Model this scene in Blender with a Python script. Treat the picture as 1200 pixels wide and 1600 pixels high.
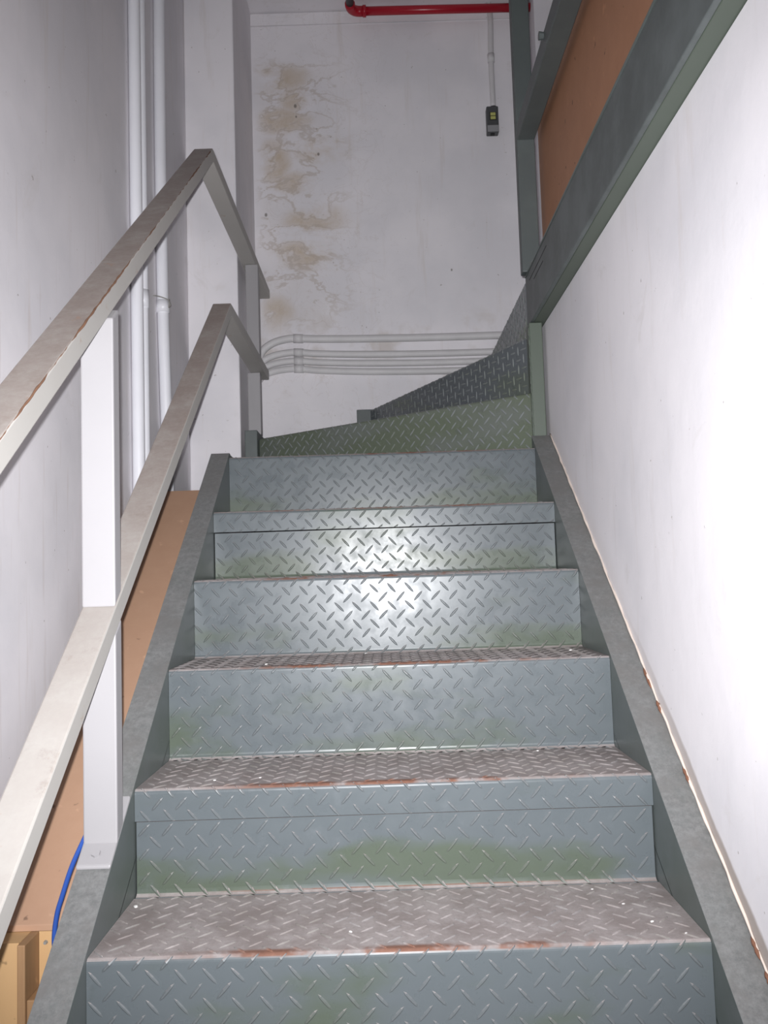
import bpy, bmesh, math, random
from mathutils import Vector, Matrix
random.seed(7)
for o in list(bpy.data.objects): bpy.data.objects.remove(o)
scene = bpy.context.scene
COL = scene.collection

# ------------------------------------------------------------------ camera
F_PX, PITCH, YAW, ROLL = 1377.4, 0.0747, 0.0014, -0.0318
CAM = Vector((-0.0035, -1.4034, 0.5712))
fwd = Vector((math.sin(YAW)*math.cos(PITCH), math.cos(YAW)*math.cos(PITCH), math.sin(PITCH)))
rt = Vector((math.cos(YAW), -math.sin(YAW), 0)); up = rt.cross(fwd)
r2 = rt*math.cos(ROLL) + up*math.sin(ROLL); u2 = up*math.cos(ROLL) - rt*math.sin(ROLL)
cd = bpy.data.cameras.new('camera'); cam = bpy.data.objects.new('camera', cd); COL.objects.link(cam)
cd.sensor_fit = 'VERTICAL'; cd.sensor_height = 32.0; cd.lens = F_PX/1600*32.0
cd.clip_start = 0.02
M = Matrix((r2, u2, -fwd)).transposed().to_4x4(); M.translation = CAM
cam.matrix_world = M
scene.camera = cam

# ------------------------------------------------------------------ light
world = bpy.data.worlds.new('world'); scene.world = world; world.use_nodes = True
world.node_tree.nodes['Background'].inputs[0].default_value = (0.8, 0.85, 1.0, 1)
world.node_tree.nodes['Background'].inputs[1].default_value = 0.02
fl = bpy.data.lights.new('phone_flash', 'SPOT'); fl.energy = 310; fl.shadow_soft_size = 0.006
fl.spot_size = math.radians(97); fl.spot_blend = 1.0
fl.color = (0.97, 0.975, 1.0)
flo = bpy.data.objects.new('phone_flash', fl); COL.objects.link(flo)
fm = M.copy(); fm.translation = CAM + r2*(-0.014) + u2*0.022 + fwd*0.004
flo.matrix_world = fm
vs = scene.view_settings
vs.view_transform = 'Standard'; vs.look = 'None'; vs.gamma = 1; vs.use_curve_mapping = False
vs.exposure = 0.0

# ------------------------------------------------------------------ node helpers
class NB:
    def __init__(s, name):
        s.m = bpy.data.materials.new(name); s.m.use_nodes = True
        s.t = s.m.node_tree; s.b = s.t.nodes['Principled BSDF']; s.pos = s.t.nodes.new('ShaderNodeNewGeometry')
    def n(s, typ, **kw):
        x = s.t.nodes.new(typ)
        for k, v in kw.items(): setattr(x, k, v)
        return x
    def link(s, a, b): s.t.links.new(a, b)
    def setin(s, sock, v):
        if hasattr(v, 'is_output'): s.link(v, sock)
        else: sock.default_value = v
    def math(s, op, a, b=0.0, c=0.0, clamp=False):
        x = s.n('ShaderNodeMath', operation=op, use_clamp=clamp)
        s.setin(x.inputs[0], a); s.setin(x.inputs[1], b); s.setin(x.inputs[2], c)
        return x.outputs[0]
    def noise(s, scale=(1, 1, 1), sc=5, detail=4, rough=.55, off=(0, 0, 0), dist=0.0):
        mp = s.n('ShaderNodeMapping'); s.link(s.pos.outputs['Position'], mp.inputs[0])
        mp.inputs['Scale'].default_value = scale; mp.inputs['Location'].default_value = off
        x = s.n('ShaderNodeTexNoise'); s.link(mp.outputs[0], x.inputs['Vector'])
        x.inputs['Scale'].default_value = sc; x.inputs['Detail'].default_value = detail
        x.inputs['Roughness'].default_value = rough; x.inputs['Distortion'].default_value = dist
        return x.outputs[0]
    def mr(s, v, a, b, c=0.0, d=1.0):
        x = s.n('ShaderNodeMapRange', interpolation_type='SMOOTHSTEP'); s.setin(x.inputs[0], v)
        for i, q in enumerate((a, b, c, d)): x.inputs[i+1].default_value = q
        return x.outputs[0]
    def mix(s, f, a, b):
        x = s.n('ShaderNodeMix', data_type='RGBA'); s.setin(x.inputs[0], f)
        for i, q in ((6, a), (7, b)):
            if hasattr(q, 'is_output'): s.link(q, x.inputs[i])
            else: x.inputs[i].default_value = (*q, 1)
        return x.outputs[2]
    def xyz(s):
        x = s.n('ShaderNodeSeparateXYZ'); s.link(s.pos.outputs['Position'], x.inputs[0]); return x.outputs
    def nrm(s):
        x = s.n('ShaderNodeSeparateXYZ'); s.link(s.pos.outputs['True Normal'], x.inputs[0]); return x.outputs
    def col(s, c): s.setin(s.b.inputs['Base Color'], c if hasattr(c, 'is_output') else (*c, 1))
    def rough(s, r): s.setin(s.b.inputs['Roughness'], r)
    def bump(s, h, strength=.2, dist=.002):
        x = s.n('ShaderNodeBump'); x.inputs['Strength'].default_value = strength; x.inputs['Distance'].default_value = dist
        s.link(h, x.inputs['Height']); s.link(x.outputs[0], s.b.inputs['Normal'])

def mat_plain(name, c, r=.5, var=.12, sc=30, bump=0.0):
    b = NB(name); n = b.noise(sc=sc)
    d = tuple(q*(1-var) for q in c); e = tuple(min(1, q*(1+var)) for q in c)
    b.col(b.mix(n, d, e)); b.rough(r)
    if bump: b.bump(n, bump)
    return b.m

def mat_wall(name, kind=''):
    b = NB(name)
    base = (.85, .82, .845)
    c = b.mix(b.mr(b.noise(sc=2.2, detail=5), .35, .68), base, (.755, .735, .765))
    vert = b.mr(b.noise(scale=(9, 9, .8), sc=2.2, detail=6, rough=.65), .56, .74)
    c = b.mix(b.math('MULTIPLY', vert, .35), c, (.67, .61, .575))
    blot = b.mr(b.noise(sc=6, detail=6, rough=.7, off=(3, 1, 7), dist=.6), .60, .72)
    c = b.mix(b.math('MULTIPLY', blot, .28), c, (.65, .61, .59))
    speck = b.mr(b.noise(sc=46, detail=2, off=(9, 2, 4)), .735, .77)
    c = b.mix(b.math('MULTIPLY', speck, .55), c, (.30, .26, .23))
    X, Y, Z = b.xyz()
    if kind == 'back':
        m = b.math('MULTIPLY', b.mr(X, -.595, -.52), b.mr(X, -.02, -.30))
        m = b.math('MULTIPLY', m, b.math('MULTIPLY', b.mr(Z, 1.70, 1.95), b.mr(Z, 3.22, 3.06)))
        blob = None
        for bx, bz_, sx, sz in ((-.455, 3.07, .13, .075), (-.44, 2.84, .12, .06), (-.235, 2.68, .12, .065), (-.485, 2.63, .07, .10), (-.27, 2.32, .15, .075), (-.35, 2.16, .13, .07), (-.49, 1.85, .08, .09), (-.38, 2.95, .06, .06), (-.40, 2.52, .10, .05)):
            d = b.math('ADD', b.math('POWER', b.math('DIVIDE', b.math('SUBTRACT', X, bx), sx), 2), b.math('POWER', b.math('DIVIDE', b.math('SUBTRACT', Z, bz_), sz), 2))
            q = b.mr(d, 2.2, 0)
            blob = q if blob is None else b.math('MAXIMUM', blob, q)
        n1 = b.noise(scale=(1, 1, 1.7), sc=4.2, detail=5, rough=.58, off=(1.3, 0, .4), dist=.35)
        pat = b.math('MULTIPLY', b.math('ADD', b.math('MULTIPLY', blob, 1.0), .12), b.math('ADD', b.mr(n1, .36, .60), b.math('MULTIPLY', b.mr(b.noise(sc=19, detail=5, rough=.7, off=(2, 0, 5)), .42, .62), .25)))
        c = b.mix(b.math('MULTIPLY', b.math('MULTIPLY', pat, m), .64), c, (.56, .455, .34))
        ring = b.math('ABSOLUTE', b.math('SUBTRACT', n1, .5)); ring = b.mr(ring, .03, .004)
        c = b.mix(b.math('MULTIPLY', b.math('MULTIPLY', ring, m), .42), c, (.45, .37, .30))
        n2 = b.noise(sc=7.5, detail=4, rough=.6, off=(5, 0, 2.2), dist=1.2)
        ring2 = b.mr(b.math('ABSOLUTE', b.math('SUBTRACT', n2, .52)), .016, .002)
        wide = b.math('MULTIPLY', b.mr(X, -.59, -.5), b.mr(X, .25, -.1))
        c = b.mix(b.math('MULTIPLY', b.math('MULTIPLY', ring2, wide), .14), c, (.48, .40, .35))
        peel = b.mr(b.noise(sc=13, detail=3, off=(2, 2, 2)), .70, .73)
        c = b.mix(b.math('MULTIPLY', b.math('MULTIPLY', peel, m), .6), c, (.74, .73, .73))
        low = b.math('MULTIPLY', b.mr(Z, 1.95, 1.72), b.mr(b.noise(sc=5, off=(0, 0, 9)), .5, .66))
        low = b.math('MULTIPLY', low, b.mr(Z, 1.4, 1.6))
        c = b.mix(b.math('MULTIPLY', low, .45), c, (.50, .43, .36))
        # a few screw holes and dark chips
        for hx, hz, hr in ((-.373, 2.915, .010), (-.37, 2.86, .006), (-.265, 2.665, .008), (-.53, 2.365, .009), (.37, 2.06, .006)):
            d = b.math('SQRT', b.math('ADD', b.math('POWER', b.math('SUBTRACT', X, hx), 2), b.math('POWER', b.math('MULTIPLY', b.math('SUBTRACT', Z, hz), .7), 2)))
            c = b.mix(b.math('MULTIPLY', b.mr(d, hr, hr*.4), .75), c, (.15, .13, .11))
    if kind == 'right':
        # grime line left along the stringer, wider towards the foot of the flight
        dz = b.math('SUBTRACT', Z, b.math('MULTIPLY', Y, .715))
        wob = b.math('MULTIPLY', b.math('SUBTRACT', b.noise(sc=4, detail=5), .5), .05)
        edge = b.math('ADD', dz, wob)
        g = b.math('MULTIPLY', b.mr(edge, .050, .036), b.mr(Y, .75, .05))
        c = b.mix(b.math('MULTIPLY', g, .85), c, (.34, .285, .25))
        g2 = b.math('MULTIPLY', b.mr(edge, .10, .02), b.mr(Y, .1, 1.2, .25, .8))
        c = b.mix(b.math('MULTIPLY', g2, .28), c, (.60, .52, .46))
    if kind == 'left':
        rn = b.math('MULTIPLY', b.mr(b.noise(scale=(1, 14, 1.1), sc=2.4, detail=5, off=(0, 3, 1)), .58, .70), b.mr(Z, 1.9, 1.2))
        c = b.mix(b.math('MULTIPLY', rn, .20), c, (.50, .41, .36))
    b.col(c); b.rough(.72); b.b.inputs['Specular IOR Level'].default_value = .25
    b.bump(b.noise(sc=9, detail=7, rough=.6), .35, .004)
    return b.m

R, RUN, XL, XR = .193, .27, -.4815, .4815

def mat_step(name, grey=(.098, .113, .121), green=(.078, .096, .072), amount=.5, dusty=True, rough=.29, spec=.33):
    b = NB(name); X, Y, Z = b.xyz(); nx, ny, nz = b.nrm()
    band = b.mr(b.math('FRACT', b.math('DIVIDE', b.math('ADD', Z, 10*R), R)), .62, .12)
    g = b.math('ADD', b.math('MULTIPLY', band, .16), b.noise(scale=(1.5, 1.5, 4), sc=2.1, detail=4, rough=.5))
    g = b.mr(g, .72-.36*amount, .94-.36*amount)
    c = b.mix(g, grey, green)
    wear = b.mr(b.noise(sc=17, detail=6, rough=.7, off=(4, 4, 4)), .58, .74)
    c = b.mix(b.math('MULTIPLY', wear, .30), c, (.155, .170, .183))
    drk = b.mr(b.noise(sc=11, detail=5, rough=.7, off=(1, 7, 2)), .62, .72)
    c = b.mix(b.math('MULTIPLY', drk, .35), c, (.07, .078, .076))
    r = b.mr(b.noise(sc=24, detail=4), .3, .7, rough-.04, rough+.07)
    if dusty:
        fy = b.math('FRACT', b.math('DIVIDE', b.math('ADD', Y, 10*RUN), RUN))
        flat = b.mr(nz, .45, .85)
        dust = b.math('MULTIPLY', flat, b.mr(b.noise(sc=8, detail=6, rough=.7), .15, .5, .75, 1))
        dcol = b.mix(b.noise(sc=60, detail=4, rough=.8), (.18, .155, .148), (.46, .415, .405))
        dcol = b.mix(b.mr(b.noise(sc=10, detail=6, rough=.75, off=(6, 1, 3)), .38, .66), dcol, (.235, .20, .19))
        c = b.mix(dust, c, dcol)
        near = b.mr(fy, .085, .045)
        rn = b.mr(b.noise(scale=(1, 1, 1), sc=5.5, detail=5, rough=.65, off=(.6, 2, 0)), .44, .55)
        mid = b.math('MULTIPLY', b.mr(X, -.40, -.2), b.mr(X, .42, .2))
        fz = b.math('FRACT', b.math('DIVIDE', b.math('ADD', Z, 10*R+R*.5), R))
        lev = b.mr(b.math('ABSOLUTE', b.math('SUBTRACT', fz, .5)), .035, .015)
        ru = b.math('MULTIPLY', b.math('MULTIPLY', b.math('MULTIPLY', near, rn), lev), b.math('MULTIPLY', mid, b.mr(nz, .25, .6)))
        rc = b.mix(b.noise(sc=90, detail=3), (.10, .036, .02), (.24, .11, .068))
        c = b.mix(b.math('MULTIPLY', ru, .9), c, rc)
        r = b.math('ADD', r, b.math('MULTIPLY', flat, .35))
    b.col(c); b.rough(r); b.b.inputs['Specular IOR Level'].default_value = spec
    b.bump(b.noise(sc=22, detail=6, rough=.6), .05, .002)
    return b.m

def mat_rail(name):
    b = NB(name); X, Y, Z = b.xyz(); nx, ny, nz = b.nrm()
    c = b.mix(b.noise(sc=9, detail=5), (.40, .38, .355), (.44, .425, .40))
    ds = b.math('MULTIPLY', b.mr(nz, .3, .7), b.mr(b.noise(sc=14, detail=7, rough=.75), .2, .62, .45, 1))
    fade = b.mr(Z, .15, 1.1, .30, .92)
    c = b.mix(b.math('MULTIPLY', ds, fade), c, b.mix(b.noise(sc=120, detail=3), (.20, .155, .135), (.29, .24, .215)))
    gm = b.mr(b.noise(sc=11, detail=7, rough=.8, off=(8, 2, 6)), .52, .68)
    c = b.mix(b.math('MULTIPLY', b.math('MULTIPLY', gm, b.mr(nz, .3, .7)), .45), c, (.22, .175, .15))
    ru = b.mr(b.noise(sc=16, detail=6, rough=.75, off=(3, 3, 3)), .64, .70)
    c = b.mix(b.math('MULTIPLY', ru, .55), c, (.33, .19, .12))
    b.col(c); b.rough(.5); return b.m

def mat_steel(name, a, d, r=.42, dust=None):
    b = NB(name); nx, ny, nz = b.nrm()
    c = b.mix(b.mr(b.noise(sc=5, detail=6, rough=.65), .35, .65), a, d)
    sc = b.mr(b.noise(scale=(1, .25, 1), sc=26, detail=6, rough=.75), .62, .75)
    c = b.mix(b.math('MULTIPLY', sc, .25), c, tuple(min(1, q*1.7+.03) for q in a))
    if dust:
        f = b.math('MULTIPLY', b.mr(nz, .3, .7), b.mr(b.noise(sc=16, detail=7, rough=.75), .1, .6, .4, .95))
        sp = b.mix(b.mr(b.noise(sc=75, detail=5, rough=.85), .3, .7), tuple(q*.74 for q in dust), tuple(q*1.22 for q in dust))
        sp = b.mix(b.mr(b.noise(sc=9, detail=6, rough=.75, off=(2, 5, 1)), .4, .7), sp, (dust[0]*.86, dust[1]*.82, dust[2]*.80))
        c = b.mix(f, c, sp)
    b.col(c); b.rough(r); b.bump(b.noise(sc=40, detail=4), .08, .002); return b.m

def mat_board(name, a, d, grain=(1, 1, 1), sp=.6):
    b = NB(name)
    c = b.mix(b.noise(scale=grain, sc=14, detail=7, rough=.7), a, d)
    k = b.mr(b.noise(sc=30, detail=2, off=(5, 1, 1)), .69, .74)
    c = b.mix(b.math('MULTIPLY', k, sp), c, tuple(q*.22 for q in a))
    l = b.mr(b.noise(sc=22, detail=3, off=(1, 8, 3)), .66, .74)
    c = b.mix(b.math('MULTIPLY', l, .30), c, tuple(min(1, q*1.6) for q in d))
    b.col(c); b.rough(.65); b.bump(b.noise(scale=grain, sc=60), .1, .001); return b.m

WALL, WALL_B, WALL_R, WALL_L = mat_wall('white_plaster'), mat_wall('stained_plaster', 'back'), mat_wall('grimy_plaster', 'right'), mat_wall('scuffed_plaster', 'left')
STEP = mat_step('painted_chequer_plate')
LUG = mat_step('worn_lug_plate', (.108, .120, .126), (.092, .106, .086), rough=.44, spec=.35)
STEP_W6 = mat_step('green_chequer_plate', (.135, .150, .132), (.115, .135, .098), .95, False)
LUG_W = mat_step('worn_highlit_lug_paint', (.19, .205, .205), (.16, .18, .145), .5, False, .42)  # winder lugs: worn paint, lightened further to paint in the highlights they catch
STEP_W7 = mat_step('slate_chequer_plate', (.110, .123, .132), (.105, .122, .108), .35, False)
RAIL = mat_rail('dusty_cream_paint')
POSTM = mat_plain('cream_paint', (.31, .30, .308), .45, .04, 8)
STR = mat_steel('grey_green_stringer_paint', (.095, .112, .104), (.115, .130, .130), .42, (.165, .166, .163))
BEAM = mat_steel('dark_green_beam_paint', (.072, .083, .081), (.115, .131, .130), .5)
NEWEL = mat_plain('sage_green_paint', (.088, .107, .085), .5, .08, 6)
GPOST = mat_steel('slate_grey_paint', (.085, .098, .098), (.10, .115, .112), .5)
CONC = mat_plain('grey_concrete', (.36, .35, .34), .8, .2, 8, .1)
PLY = mat_board('brown_plywood', (.34, .155, .082), (.45, .225, .125), (7, 1, 1), .8)
HARD = mat_board('tan_hardboard', (.45, .265, .17), (.53, .33, .22), (1, 1, 1), .6)
YEL = mat_board('yellow_plywood', (.60, .36, .17), (.68, .44, .22), (1, 1, .3), .55)
STUD = mat_board('aged_timber', (.33, .185, .09), (.45, .27, .14), (6, 6, .6), .8)
PVC = mat_plain('white_pvc', (.80, .80, .84), .35, .04, 12)
PVC_D = mat_plain('dusty_white_pvc', (.66, .645, .65), .55, .10, 14)
RED = mat_plain('red_enamel', (.40, .008, .022), .3, .12, 10)
DGREY = mat_plain('dark_grey_plastic', (.075, .077, .08), .45, .1, 20)
BLACK = mat_plain('black_gap', (.012, .012, .012), .6, .1, 20)
LIME = mat_plain('pale_yellow_sticker', (.50, .50, .16), .5, .08, 40)
LGREY = mat_plain('light_grey_plastic', (.30, .30, .31), .45, .08, 20)
BLUE = mat_plain('blue_cable_jacket', (.028, .085, .36), .4, .08, 30)
ZINC = mat_plain('zinc_wire', (.30, .29, .27), .4, .2, 60)
CAULK = mat_plain('caulk_bead', (.70, .60, .53), .6, .15, 25)
CRUMB = mat_plain('white_plaster_crumb', (.72, .70, .68), .7, .1, 40)
RUSTL = mat_plain('brown_rust_line', (.17, .085, .05), .8, .45, 30)
RUSTM = mat_plain('rust_flake', (.19, .085, .05), .8, .3, 60)

# ------------------------------------------------------------------ object helpers
def meshobj(name, bm, mat, parent=None, smooth=False, bevel=0.0, seg=2):
    me = bpy.data.meshes.new(name)
    bmesh.ops.recalc_face_normals(bm, faces=bm.faces[:])
    if parent is not None: bmesh.ops.translate(bm, verts=bm.verts[:], vec=-wloc(parent))
    bm.to_mesh(me); bm.free(); me.materials.append(mat)
    o = bpy.data.objects.new(name, me); COL.objects.link(o)
    if parent is not None: o.parent = parent
    if smooth:
        for p in me.polygons: p.use_smooth = True
    if bevel:
        md = o.modifiers.new('bevel', 'BEVEL'); md.width = bevel; md.segments = seg; md.limit_method = 'ANGLE'; md.angle_limit = .6
    return o
def wloc(o):
    v = Vector((0, 0, 0))
    while o is not None: v += o.location; o = o.parent
    return v
def empty(name, loc, label, cat, group=None):
    o = bpy.data.objects.new(name, None); COL.objects.link(o); o.location = loc
    o.empty_display_size = .05; return tag(o, label, cat, group)
def tag(o, label=None, cat=None, group=None, kind=None):
    if label: o['label'] = label
    if cat: o['category'] = cat
    if group: o['group'] = group
    if kind: o['kind'] = kind
    return o
def box(x0, x1, y0, y1, z0, z1, bm=None):
    bm = bm or bmesh.new()
    v = [bm.verts.new((x, y, z)) for x in (x0, x1) for y in (y0, y1) for z in (z0, z1)]
    for f in ((0, 1, 3, 2), (4, 6, 7, 5), (0, 4, 5, 1), (2, 3, 7, 6), (0, 2, 6, 4), (1, 5, 7, 3)): bm.faces.new([v[i] for i in f])
    return bm
def prism_x(pts, x0, x1, bm=None):
    """polygon pts in (y, z) extruded from x0 to x1; x0/x1 may be lists, one per point"""
    bm = bm or bmesh.new(); n = len(pts)
    a = [bm.verts.new(((x0[i] if isinstance(x0, list) else x0), *p)) for i, p in enumerate(pts)]
    c = [bm.verts.new(((x1[i] if isinstance(x1, list) else x1), *p)) for i, p in enumerate(pts)]
    bm.faces.new(a); bm.faces.new(c[::-1])
    for i in range(n): bm.faces.new((a[i], a[(i+1) % n], c[(i+1) % n], c[i]))
    return bm
def prism_z(pts, z0, z1, bm=None):
    bm = bm or bmesh.new(); n = len(pts)
    a = [bm.verts.new((*p, z0)) for p in pts]; c = [bm.verts.new((*p, z1)) for p in pts]
    bm.faces.new(a[::-1]); bm.faces.new(c)
    for i in range(n): bm.faces.new((a[i], a[(i+1) % n], c[(i+1) % n], c[i]))
    return bm
def tube(pts, r, seg=14, bm=None, cap=True):
    bm = bm or bmesh.new(); pts = [Vector(p) for p in pts]; n = len(pts); rings = []
    prev = None
    for i, p in enumerate(pts):
        t = (pts[min(i+1, n-1)] - pts[max(i-1, 0)]).normalized()
        if prev is None:
            a = Vector((0, 0, 1)) if abs(t.z) < .9 else Vector((0, 1, 0)); a = (a - t*a.dot(t)).normalized()
        else: a = (prev - t*prev.dot(t)).normalized()
        prev = a; c = t.cross(a); rr = r[i] if isinstance(r, (list, tuple)) else r
        rings.append([bm.verts.new(p + (a*math.cos(2*math.pi*k/seg) + c*math.sin(2*math.pi*k/seg))*rr) for k in range(seg)])
    for q, w in zip(rings, rings[1:]):
        for k in range(seg): bm.faces.new((q[k], q[(k+1) % seg], w[(k+1) % seg], w[k]))
    if cap: bm.faces.new(rings[0][::-1]); bm.faces.new(rings[-1])
    return bm
def spline(pts, n=8):
    pts = [Vector(p) for p in pts]; out = []
    P = [pts[0]*2-pts[1]] + pts + [pts[-1]*2-pts[-2]]
    for i in range(1, len(P)-2):
        for k in range(n):
            t = k/n; a, b, c, d = P[i-1], P[i], P[i+1], P[i+2]
            out.append(.5*((2*b)+(c-a)*t+(2*a-5*b+4*c-d)*t*t+(3*b-a-3*c+d)*t**3))
    out.append(pts[-1]); return out
def struct(name, bm, mat, label=None, cat=None, **kw):
    return tag(meshobj(name, bm, mat, **kw), label, cat, None, 'structure')

# ------------------------------------------------------------------ room shell
ZF, ZC, YB, YF, XW, XWR = -.965, 3.40, 2.80, -2.6, -.80, .545
struct('floor', box(-.95, 2.2, YF-.1, YB+.15, ZF-.1, ZF), CONC, 'grey concrete floor at the foot of the stairs', 'floor')
struct('ceiling', box(-.95, 2.2, YF-.1, YB+.15, ZC, ZC+.12), WALL, 'white painted ceiling above the stairwell', 'ceiling')
struct('wall_left', box(XW-.12, XW, YF, YB, ZF, ZC), WALL_L, 'scuffed white plaster wall behind the cream handrail', 'wall')
struct('wall_front', box(-.95, 2.2, YF-.12, YF, ZF, ZC), WALL, 'unseen white wall added behind the viewer for bounce light', 'wall')  # out of view, added to close the room and bounce the flash back
struct('wall_right', box(XWR, XWR+.12, YF, 2.70, ZF, 1.384), WALL_R, 'bright white plaster wall beside the right stringer', 'wall')
wb = box(XW-.12, 2.2, YB, YB+.12, ZF, 3.326)
box(XW-.12, 2.2, YB+.006, YB+.12, 3.326, 3.334, wb); box(XW-.12, 2.2, YB-.004, YB+.12, 3.334, 3.393, wb); box(XW-.12, 2.2, YB+.004, YB+.12, 3.393, ZC, wb)
struct('wall_back', wb, WALL_B, 'white back wall with brown water stains', 'wall')
struct('wall_column', box(XW, -.586, 2.245, YB, ZF, ZC), WALL, 'white square column in the left back corner', 'column', bevel=.006)
struct('wall_pier', box(.80, 2.2, 2.65, YB, 1.545, ZC), WALL, 'pale wall pier beside the upper grey post', 'wall')
struct('wall_upper', box(2.08, 2.2, YF, 2.65, 1.545, ZC), WALL, 'white wall beyond the upper floor', 'wall')
struct('floor_upper', box(.562, 2.08, YF, 2.70, 1.40, 1.544), CONC, 'upper floor slab reached by the winding steps', 'floor')
# bead of caulk between the right wall and the stringer
wr = bpy.data.objects['wall_right']
pts = []
for i in range(121):
    y = -1.15 + i*(1.405+1.15)/120
    pts.append((XWR-.002+random.uniform(-.0008, .0008), y, .716*y+.010+random.uniform(-.0015, .0015)))
tag(meshobj('caulk_bead', tube(pts, [random.uniform(.0018, .0036) for _ in pts], 6), CAULK, wr, True), 'thin cracked caulk line')
for y, l in ((.47, .05), (.40, .03), (.255, .035), (-.02, .03), (-.06, .02)):
    pp = [(XWR-.004, y+l*(i/6-.5), .716*(y+l*(i/6-.5))+.0085) for i in range(7)]
    meshobj('rust_patch', tube(pp, [.0015, .003, .004, .0028, .004, .003, .001], 6), RUSTM, wr, True)

# ------------------------------------------------------------------ staircase
st = empty('staircase', (0, -1.08, ZF), 'grey-green chequer plate steel staircase turning right at the top', 'staircase')

def arc(cy, cz, r, a0, a1, n=5):
    return [(cy + r*math.cos(math.radians(a0+(a1-a0)*i/n)), cz + r*math.sin(math.radians(a0+(a1-a0)*i/n))) for i in range(n+1)]
class Sheet:
    """bent plate: profile points (n, z) swept along e; n runs along 'inward' direction"""
    def __init__(s, prof, org, e, inward, u0, u1, t=.004):
        s.p = prof; s.o = Vector(org); s.e = Vector(e); s.i = Vector(inward); s.u0, s.u1, s.t = u0, u1, t
        s.L = [0]
        for a, b in zip(prof, prof[1:]): s.L.append(s.L[-1] + math.hypot(b[0]-a[0], b[1]-a[1]))
        s.N = []
        for k in range(len(prof)):
            a = prof[max(k-1, 0)]; b = prof[min(k+1, len(prof)-1)]
            d = Vector((b[0]-a[0], b[1]-a[1])).normalized(); s.N.append(Vector((-d.y, d.x)))  # outward = left of travel
    def at(s, u, v, h=0):
        v = min(max(v, 0), s.L[-1]); k = 0
        while k < len(s.L)-2 and s.L[k+1] < v: k += 1
        t = (v-s.L[k])/max(1e-9, s.L[k+1]-s.L[k])
        n = (s.N[k]*(1-t)+s.N[k+1]*t).normalized()
        a = s.p[k][0]*(1-t)+s.p[k+1][0]*t + n.x*h; z = s.p[k][1]*(1-t)+s.p[k+1][1]*t + n.y*h
        q = s.o + s.e*u + s.i*a; return Vector((q.x, q.y, q.z+z))
    def build(s, bm=None):
        bm = bm or bmesh.new(); rows = []
        for k in range(len(s.p)):
            rows.append([bm.verts.new(s.at(u, s.L[k], h)) for u, h in ((s.u0, 0), (s.u1, 0), (s.u1, -s.t), (s.u0, -s.t))])
        for a, b in zip(rows, rows[1:]):
            for j in range(4): bm.faces.new((a[j], a[(j+1) % 4], b[(j+1) % 4], b[j]))
        bm.faces.new(rows[0][::-1]); bm.faces.new(rows[-1]); return bm
    def lugs(s, bm, c=.0440, ln=.0355, w=.0070, hgt=.0021, rot=0.0, v0=None, v1=None, ph=(0, 0)):
        V0 = 0 if v0 is None else v0; V1 = s.L[-1] if v1 is None else v1
        ca, sa = math.cos(rot), math.sin(rot); D = 1.5*max(s.u1-s.u0, V1-V0); m = int(D/c*2)+2
        um, vm = (s.u0+s.u1)/2, (V0+V1)/2
        for i in range(-m, m):
            for j in range(-m, m):
                px = (i + .5*(j % 2) + ph[0])*c; py = (j + ph[1])*c*.5
                u = um + px*ca - py*sa; v = vm + px*sa + py*ca
                if not (s.u0-.004 < u < s.u1+.004 and V0-.004 < v < V1+.004): continue
                ang = (math.radians(-47) if j % 2 else math.radians(47)) + rot + random.uniform(-.04, .04)
                if u-s.u0 < .006 or s.u1-u < .006: continue
                l = ln*random.uniform(.93, 1.05); hh = hgt*random.uniform(.8, 1.1)
                dx, dy = math.cos(ang), math.sin(ang)
                def P(a, b, h):
                    uu = u+dx*a-dy*b; vv = v+dy*a+dx*b
                    return bm.verts.new(s.at(min(max(uu, s.u0), s.u1), min(max(vv, V0), V1), h))
                st_ = [(-1, 0, -.0002), (-.62, .78, .75), (0, 1, 1), (.62, .78, .75), (1, 0, -.0002)]
                Lf = []; Rg = []; Md = []
                for a, ww, q in st_[1:4]:
                    Lf.append(P(a*l/2, ww*w/2, -.0003)); Rg.append(P(a*l/2, -ww*w/2, -.0003)); Md.append((P(a*l/2, ww*w*.17, hh*q), P(a*l/2, -ww*w*.17, hh*q)))
                A = P(-l/2, 0, -.0003); B = P(l/2, 0, -.0003)
                for k in range(2):
                    bm.faces.new((Lf[k], Lf[k+1], Md[k+1][0], Md[k][0])); bm.faces.new((Md[k][0], Md[k+1][0], Md[k+1][1], Md[k][1])); bm.faces.new((Md[k][1], Md[k+1][1], Rg[k+1], Rg[k]))
                bm.faces.new((A, Lf[0], Md[0][0])); bm.faces.new((A, Md[0][0], Md[0][1])); bm.faces.new((A, Md[0][1], Rg[0]))
                bm.faces.new((B, Md[2][0], Lf[2])); bm.faces.new((B, Md[2][1], Md[2][0])); bm.faces.new((B, Rg[2], Md[2][1]))

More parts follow.
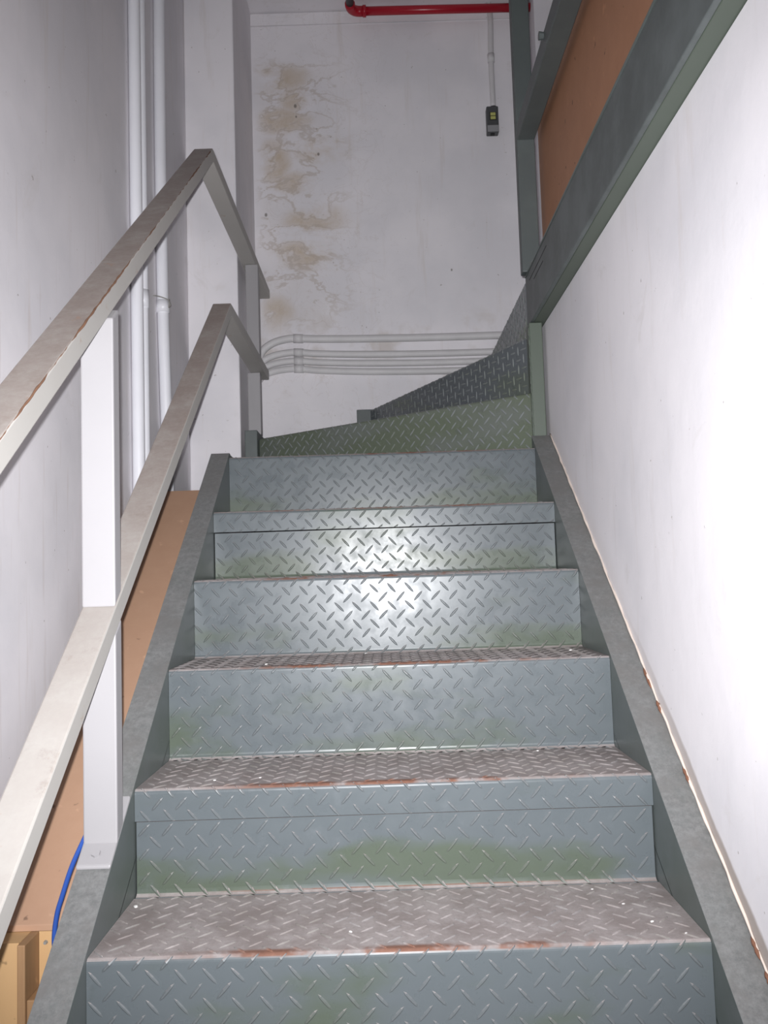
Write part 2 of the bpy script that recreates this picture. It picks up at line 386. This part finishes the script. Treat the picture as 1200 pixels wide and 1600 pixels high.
def lugpart(bm, mat, parent):
    o = meshobj('raised_lugs', bm, mat, parent, False); o['kind'] = 'stuff'; return o
E_X, E_Y = (1, 0, 0), (0, 1, 0)
rb, rn = .011, .009
for k in range(-4, 6):
    y, z = k*RUN, k*R
    nose = arc(y+rn, z-rn, rn, 180, 90)
    foot = arc(y-rb, z-R+rb, rb, -90, 0)
    tread_end = [((k+1)*RUN-rb, z)] if k < 5 else [(y+.05, z)]
    if k in (1, 4):
        sh = Sheet([(y, z-.058)] + nose + tread_end, (0, 0, 0), E_X, E_Y, XL, XR)
        ri = Sheet([(q[0]+.0035, q[1]) for q in foot] + [(y+.0035, z-(.0612 if k == 4 else .0600))], (0, 0, 0), E_X, E_Y, XL+.002, XR-.002, .003)
    else:
        sh = Sheet(foot + nose + tread_end, (0, 0, 0), E_X, E_Y, XL, XR); ri = None
    step = meshobj('step', sh.build(), STEP, st)
    lb = bmesh.new(); sh.lugs(lb, ph=(random.random(), random.random())); lugpart(lb, LUG, step)
    if ri:
        rp = meshobj('riser_plate', ri.build(), STEP, step)
        lb = bmesh.new(); ri.lugs(lb, ph=(random.random(), random.random()), v1=ri.L[-1]-.002); o = lugpart(lb, LUG, step)
    # flat winder tread behind the last straight nosing
    if k == 5:
        meshobj('winder_tread', prism_z([(XL, y+.05), (XR, y+.05), (.49, 1.43), (-.50, 2.185)], z-.004, z), STEP, step)
# winding risers: A (pivot end at the newel), B (outer end)
def winder(A, B, k, mat, tread, rot=0.0):
    A, B = Vector((*A, 0)), Vector((*B, 0)); e = (A-B).normalized(); inw = Vector((-e.y, e.x, 0)); L = (A-B).length
    z = k*R
    prof = [(0, z-R)] + arc(rn, z-rn, rn, 180, 90) + [(.03, z)]
    sh = Sheet(prof, B, e, inw, 0, L)
    o = meshobj('step', sh.build(), mat, st)
    lb = bmesh.new(); sh.lugs(lb, rot=rot, ph=(.3, .6)); lugpart(lb, LUG_W, o)
    meshobj('winder_tread', prism_z(tread, z-.006, z-.0005), mat, o)
winder((.490, 1.430), (-.500, 2.185), 6, STEP_W6, [(.49, 1.45), (-.06, 2.62), (-.50, 2.62), (-.50, 2.21)])
winder((.490, 1.470), (-.045, 2.640), 7, STEP_W7, [(.495, 1.49), (.495, 2.66), (-.04, 2.66)], math.radians(45))
winder((.497, 1.478), (.497, 2.690), 8, STEP_W7, [(.50, 1.49), (.56, 1.49), (.56, 2.66), (.50, 2.66)], math.radians(20))

S = .716
def strip(y0, y1, off, dep): return [(y0, S*y0+off-dep), (y0, S*y0+off), (y1, S*y1+off), (y1, S*y1+off-dep)]
tag(meshobj('stringer', prism_x([(-1.36, ZF), (-1.36, S*-1.36+.006), (1.36, .980), (1.375, .980), (1.375, .76)] + [(-1.1, ZF)], -.540, XL-.0005), STR, st, bevel=.006), 'left stringer with dusty top')
tag(meshobj('stringer', prism_x([(-1.36, ZF), (-1.36, S*-1.36+.006), (1.405, S*1.405+.006), (1.405, .76)] + [(-1.1, ZF)], XR+.0005, XWR-.003), STR, st, bevel=.006), 'right stringer along the white wall')
meshobj('level_stringer', box(-.540, XL-.001, 1.376, 2.118, .78, .978), STR, st, bevel=.004)
meshobj('corner_block', box(-.551, -.500, 2.12, 2.66, .78, 1.183), GPOST, st, bevel=.003)
meshobj('back_stringer', box(-.110, .49, 2.642, 2.690, 1.16, 1.354), GPOST, st, bevel=.003)
meshobj('back_stringer', box(-.499, -.112, 2.642, 2.690, .97, 1.15), GPOST, st, bevel=.003)
meshobj('newel_post', box(.4905, XWR-.012, 1.408, 1.468, .78, 1.384), NEWEL, st, bevel=.003)
# welds along the newel
wp = [(.4895+random.uniform(-.001, .001), 1.409, .98+i*.006) for i in range(66)]
meshobj('weld_seam', tube(wp, [random.uniform(.0015, .0035) for _ in wp], 6), NEWEL, st, True)
# loose plaster crumbs on the treads
crumbs = [(-.077, .073, 0, .0026, 'pale plaster crumb at the middle of the lowest tread in view'), (-.466, .215, 0, .004, 'large flat plaster flake in the left back corner of the lowest tread'),
          (.388, .156, 0, .0022, 'tiny crumb mid-depth on the right of the lowest tread'), (.413, .075, 0, .003, 'larger white crumb near the right front of the lowest tread'),
          (.451, .025, 0, .0024, 'crumb by the nosing at the right end of the lowest tread'), (.352, .231, 0, .0018, 'tiny crumb at the back right of the lowest tread'),
          (.31, .508, 1, .0024, 'white crumb at the back right of the second tread from below'), (-.343, .325, 1, .0022, 'leftmost white crumb on the second tread from below'),
          (-.257, .335, 1, .0022, 'white crumb left of centre on the second tread from below'), (.43, .698, 2, .0034, 'white flake at the right end of the third tread from below'),
          (-.056, .791, 2, .0030, 'white crumb at mid-width on the third tread from below'), (-.275, .588, 2, .0028, 'crumb near the left nosing of the third tread from below')]
for x, y, k, q, lab in crumbs:
    bm = bmesh.new(); bmesh.ops.create_icosphere(bm, subdivisions=1, radius=q, matrix=Matrix.Translation((x, y, k*R+q*.5)) @ Matrix.Rotation(x*9, 4, 'Z') @ Matrix.Diagonal((1.5, 1, .55, 1)))
    for v in bm.verts: v.co += Vector((random.uniform(-1, 1), random.uniform(-1, 1), 0))*q*.2
    tag(meshobj('plaster_crumb', bm, CRUMB), lab, 'crumb', 'plaster crumbs on the treads')

# ------------------------------------------------------------------ handrail on the left
hr = empty('handrail', (-.51, .15, .10), 'cream rectangular tube handrail with two rails, bolted to left stringer', 'handrail')
def rail(name, y0, s, zt0, ztl, yend, th, thl, xr0, xr1, w=.06, label=None):
    """rising rail with top line z = zt0 + s*(y-y0), bending level at ztl and ending at yend"""
    ya = y0 + (ztl-zt0)/s; yb = y0 + (ztl-thl-zt0+th)/s
    pts = [(y0, zt0-th), (y0, zt0), (ya, ztl), (yend, ztl), (yend, ztl-thl), (yb, ztl-thl)]
    f = lambda y: xr0 + (xr1-xr0)*min(1, max(0, (y-y0)/(ya-y0)))
    xr = [f(p[0]) for p in pts]
    return tag(meshobj(name, prism_x(pts, [x-w for x in xr], xr), RAIL, hr, bevel=.003), label)
def zt_top(y): return .758+.738*(y+.309)
def zt_low(y): return .185+.748*(y+.308)
rail('top_rail', -1.25, .738, zt_top(-1.25), 1.953, 2.70, .048, .041, -.466, -.508, label='dusty top rail with rust along its edge')
rail('mid_rail', -.95, .748, zt_low(-.95), 1.487, 2.375, .048, .040, -.480, -.480, label='lower rail')
# rust line along the upper rail's inner edge
f = lambda q: -.466 + (-.508+.466)*((q+1.25)/(1.3+1.25))
pp, rr, w = [], [], .001
for i in range(260):
    y = -.42 + i*(1.27+.42)/259; w = min(.0021, max(.0002, w+random.uniform(-.0006, .0006)))
    pp.append((f(y)-.0010-.0006*math.sin(i*.9), y, zt_top(y)-.0014)); rr.append(w)
meshobj('rust_line', tube(pp, rr, 6), RUSTL, bpy.data.objects['top_rail'], True)
py0, py1, px0, px1 = .160, .196, -.540, -.4805
meshobj('post', prism_x([(py0, S*py0+.012), (py1, S*py1+.012), (py1, zt_low(py1)-.0485), (py0, zt_low(py0)-.0485)], px0, px1), POSTM, hr, bevel=.003)
meshobj('post', prism_x([(py0, zt_low(py0)+.0005), (py1, zt_low(py1)+.0005), (py1, zt_top(py1)-.0485), (py0, zt_top(py0)-.0485)], px0, px1), POSTM, hr, bevel=.003)
pl = meshobj('base_plate', prism_x([(.124, S*.124+.007), (.245, S*.245+.007), (.245, S*.245+.014), (.124, S*.124+.014)], -.541, -.4815), POSTM, hr, bevel=.003)
bm = bmesh.new()
bmesh.ops.create_cone(bm, cap_ends=True, segments=6, radius1=.0085, radius2=.008, depth=.005, matrix=Matrix.Translation((-.512, .142, S*.142+.0165)) @ Matrix.Rotation(math.atan(S), 4, 'X'))
meshobj('bolt', bm, POSTM, pl)
meshobj('post', box(-.552, -.499, 2.235, 2.275, 1.4875, 1.911), POSTM, hr, bevel=.003)
meshobj('post', box(-.552, -.499, 2.235, 2.275, 1.184, 1.4465), POSTM, hr, bevel=.003)

# ------------------------------------------------------------------ upper floor edge
eb = empty('edge_beam', (.52, 0, 1.386), 'dark green steel beam edging the upper floor above the right wall', 'beam')
meshobj('web', box(.497, .509, -2.55, 1.474, 1.386, 1.5525), BEAM, eb, bevel=.002)
meshobj('flange', box(.5092, .561, -2.55, 1.474, 1.386, 1.398), NEWEL, eb, bevel=.002)
tag(meshobj('floor_plate_edge', box(.4945, .561, -2.55, 1.474, 1.5527, 1.5585), STR, eb, bevel=.001), 'pale worn plate edge')
for y0, y1, z in ((1.10, 1.40, 1.520), (1.16, 1.32, 1.497)):
    meshobj('slot', box(.4962, .4975, y0, y1, z, z+.0022), BLACK, eb)

gr = empty('guard_rail', (.512, 1.45, 1.559), 'dark slate grey steel guard post and rail on the upper floor edge', 'guard rail')
meshobj('post', box(.481, .540, 1.425, 1.47, 1.559, 2.66), GPOST, gr, bevel=.003)
meshobj('mid_rail', box(.482, .540, -2.4, 1.4245, 2.006, 2.062), GPOST, gr, bevel=.003)
meshobj('top_rail', box(.482, .540, -2.4, 1.4245, 2.60, 2.66), GPOST, gr, bevel=.003)
bm = bmesh.new(); bmesh.ops.create_cone(bm, cap_ends=True, segments=10, radius1=.012, radius2=.010, depth=.014, matrix=Matrix.Translation((.476, .93, 2.052)) @ Matrix.Rotation(math.pi/2, 4, 'Y'))
meshobj('bolt', bm, GPOST, gr)
tag(meshobj('plywood_panel', box(.564, .577, -1.3, 1.49, 1.559, 2.10), PLY, bevel=.002), 'brown plywood sheet standing behind the grey guard rail', 'plywood')

# ------------------------------------------------------------------ boards left of the stair
bz = lambda y: .819+.728*(y-1.569)
tag(meshobj('hardboard_panel', prism_x([(.345, bz(.345)-.012), (.345, bz(.345)), (1.68, bz(1.68)), (1.68, bz(1.68)-.012)], XW+.002, -.545), HARD, bevel=.001), 'sloping tan hardboard sheet between left wall and stringer', 'board')
tf = empty('timber_frame', (-.68, .35, ZF), 'yellow plywood and timber frame below the hardboard sheet', 'frame')
zb = bz(.345)-.0125
meshobj('front_panel', box(XW+.002, -.706, .292, .300, ZF, zb), YEL, tf)
meshobj('stud', box(-.705, -.690, .280, .375, ZF, zb), STUD, tf, bevel=.002)
meshobj('back_panel', box(-.689, -.545, .3455, .357, ZF, zb), YEL, tf)
meshobj('top_plate', box(XW+.002, -.7055, .3005, .375, zb-.012, zb), YEL, tf)
meshobj('crosspiece', box(-.689, -.548, .285, .344, -.235, -.185), STUD, tf, bevel=.002)
bm = bmesh.new(); bmesh.ops.create_cone(bm, cap_ends=True, segments=10, radius1=.004, radius2=.003, depth=.006, matrix=Matrix.Translation((-.676, .342, zb-.02)) @ Matrix.Rotation(math.pi/2, 4, 'X'))
meshobj('screw', bm, ZINC, tf)
cp = spline([(-.548, .40, .19), (-.549, .30, .165), (-.558, .262, .138), (-.576, .26, .102), (-.596, .26, .059), (-.613, .26, .009), (-.623, .26, -.025), (-.628, .26, -.07), (-.622, .26, -.127), (-.60, .26, -.22), (-.58, .26, -.36), (-.575, .26, -.6), (-.58, .26, ZF+.006)], 8)
tag(meshobj('network_cable', tube(cp, .0046, 10), BLUE, None, True), 'bright blue cable hanging beside the left stringer', 'cable')

# ------------------------------------------------------------------ pipes on the left wall
def vpipe(name, y, r, label, z0, z1=ZC, lean=None, mat=PVC):
    o = empty(name, (XW+r, y, z0), label, 'conduit', 'vertical conduits on the left wall')
    zs = [z0+(z1-z0)*i/24 for i in range(25)]
    meshobj('pipe', tube([(XW+r+.002, y+(lean(z) if lean else 0), z) for z in zs], r, 18), mat, o, True)
    return o
p1 = vpipe('conduit', 1.398, .0195, 'thickest white vertical conduit on the left wall, nearest the viewer', bz(1.398)+.017)
p2 = vpipe('conduit', 1.492, .0155, 'slim white vertical conduit close behind the thickest one', bz(1.492)+.014)
meshobj('coupling', tube([(XW+.017, 1.492, 1.50), (XW+.017, 1.492, 1.56)], .018, 18), PVC, p2, True)
lean3 = lambda z: .055*max(0, (1.56-z))**1.1 + .012*math.sin(z*2.2)
p3 = vpipe('conduit', 1.735, .0205, 'white leaning vertical conduit with a wire clamp, nearest the column', bz(1.735)+.02 if 1.735 < 1.68 else .86, lean=lean3)
meshobj('coupling', tube([(XW+.0225, 1.735+lean3(1.575), 1.555), (XW+.0225, 1.735+lean3(1.60), 1.60)], .0235, 18), PVC, p3, True)
cl = spline([(XW+.004, 1.67, 1.60), (XW+.02, 1.69, 1.603), (XW+.045, 1.715, 1.598), (XW+.050, 1.735, 1.585), (XW+.046, 1.722, 1.572), (XW+.050, 1.712, 1.586), (XW+.047, 1.73, 1.603)], 6)
tag(meshobj('wire_clamp', tube(cl, .0022, 6), ZINC, p3, True), 'twisted metal tie wire')

# ------------------------------------------------------------------ conduits across the back wall
rowR = [1.722, 1.643, 1.599, 1.556]; rowL = [1.736, 1.668, 1.626, 1.588]; rowE = [1.668, 1.622, 1.588, 1.5535]
names = ['topmost of four white conduits across the back wall', 'second from top of four white conduits across the back wall',
         'third from top of four white conduits across the back wall', 'lowest of four white conduits across the back wall']
for i in range(4):
    r = (.0185, .0165, .016, .0165)[i]; yy = YB-r-.003
    zl, zr, ze = rowL[i], rowR[i], rowE[i]; dr = zl-ze
    sag = (zl-zr)*.35
    pts = spline([(-.582, yy, ze-.012-dr*.25), (-.553, yy, ze+dr*.28), (-.50, yy, ze+dr*.78), (-.43, yy, zl+.001), (-.375, yy, zl), (-.28, yy, zl-sag), (-.05, yy, zl+(zr-zl)*.75), (.3, yy, zr), (.797, yy, zr)], 8)
    o = empty('back_conduit', (0, yy, zr), names[i], 'conduit', 'conduits across the back wall')
    meshobj('pipe', tube(pts, r, 16), PVC_D, o, True)
    meshobj('coupling', tube([(-.408, yy, zl+.0015), (-.362, yy, zl-.001)], r+.0035, 16), PVC_D, o, True)
# switch with its drop conduit
sp = empty('drop_conduit', (.604, YB-.018, 2.855), 'white conduit dropping down the back wall to the grey switch', 'conduit')
meshobj('pipe', tube(spline([(.604, YB-.016, 2.858), (.603, YB-.016, 3.08), (.606, YB-.016, 3.22), (.608, YB-.018, 3.33), (.600, YB-.030, ZC-.001)], 6), .0135, 14), PVC_D, sp, True)
meshobj('coupling', tube([(.6035, YB-.016, 3.10), (.6035, YB-.016, 3.142)], .0172, 14), PVC_D, sp, True)
sw = empty('switch_box', (.594, YB-.02, 2.72), 'small dark grey switch box on the back wall with yellow sticker', 'switch')
meshobj('housing', box(.566, .624, YB-.048, YB-.001, 2.726, 2.858), DGREY, sw, bevel=.005)
meshobj('inlet_collar', tube([(.604, YB-.018, 2.8585), (.604, YB-.018, 2.868)], .017, 14), DGREY, sw, True)
meshobj('rocker_frame', box(.580, .613, YB-.0500, YB-.0482, 2.786, 2.826), BLACK, sw)
for z0, z1 in ((2.789, 2.804), (2.808, 2.823)): meshobj('sticker', box(.584, .609, YB-.0515, YB-.0501, z0, z1), LIME, sw)
meshobj('cable_gland', box(.584, .604, YB-.034, YB-.016, 2.722, 2.7258), BLACK, sw)
meshobj('bottom_plate', box(.568, .622, YB-.0495, YB-.0482, 2.728, 2.760), LGREY, sw, bevel=.0005)

# red sprinkler pipe under the ceiling
yr, zr = YB-.062, 3.352
rp = empty('red_pipe', (.36, yr, zr), 'glossy red pipe running under the ceiling along the back wall', 'pipe')
meshobj('pipe', tube([(-.03, yr, zr+.002), (.3, yr, zr), (.798, yr, zr-.004)], .0205, 18), RED, rp, True)
el = [(-.022, yr, zr+.002)] + [(-.04-.045*math.sin(math.radians(a)), yr-.045+.045*math.cos(math.radians(a)), zr+.002) for a in range(0, 91, 15)]
el.append((-.085, yr-.062, zr+.002))
meshobj('elbow', tube(el, .0245, 18), RED, rp, True)
meshobj('rim', tube([(-.024, yr, zr+.002), (-.008, yr, zr+.002)], .028, 18), RED, rp, True)
tag(meshobj('branch_pipe', tube([(-.085, yr-.0625, zr+.002), (-.085, -2.0, zr+.002)], .019, 16), DGREY, rp, True), 'dark grey pipe leaving the elbow')
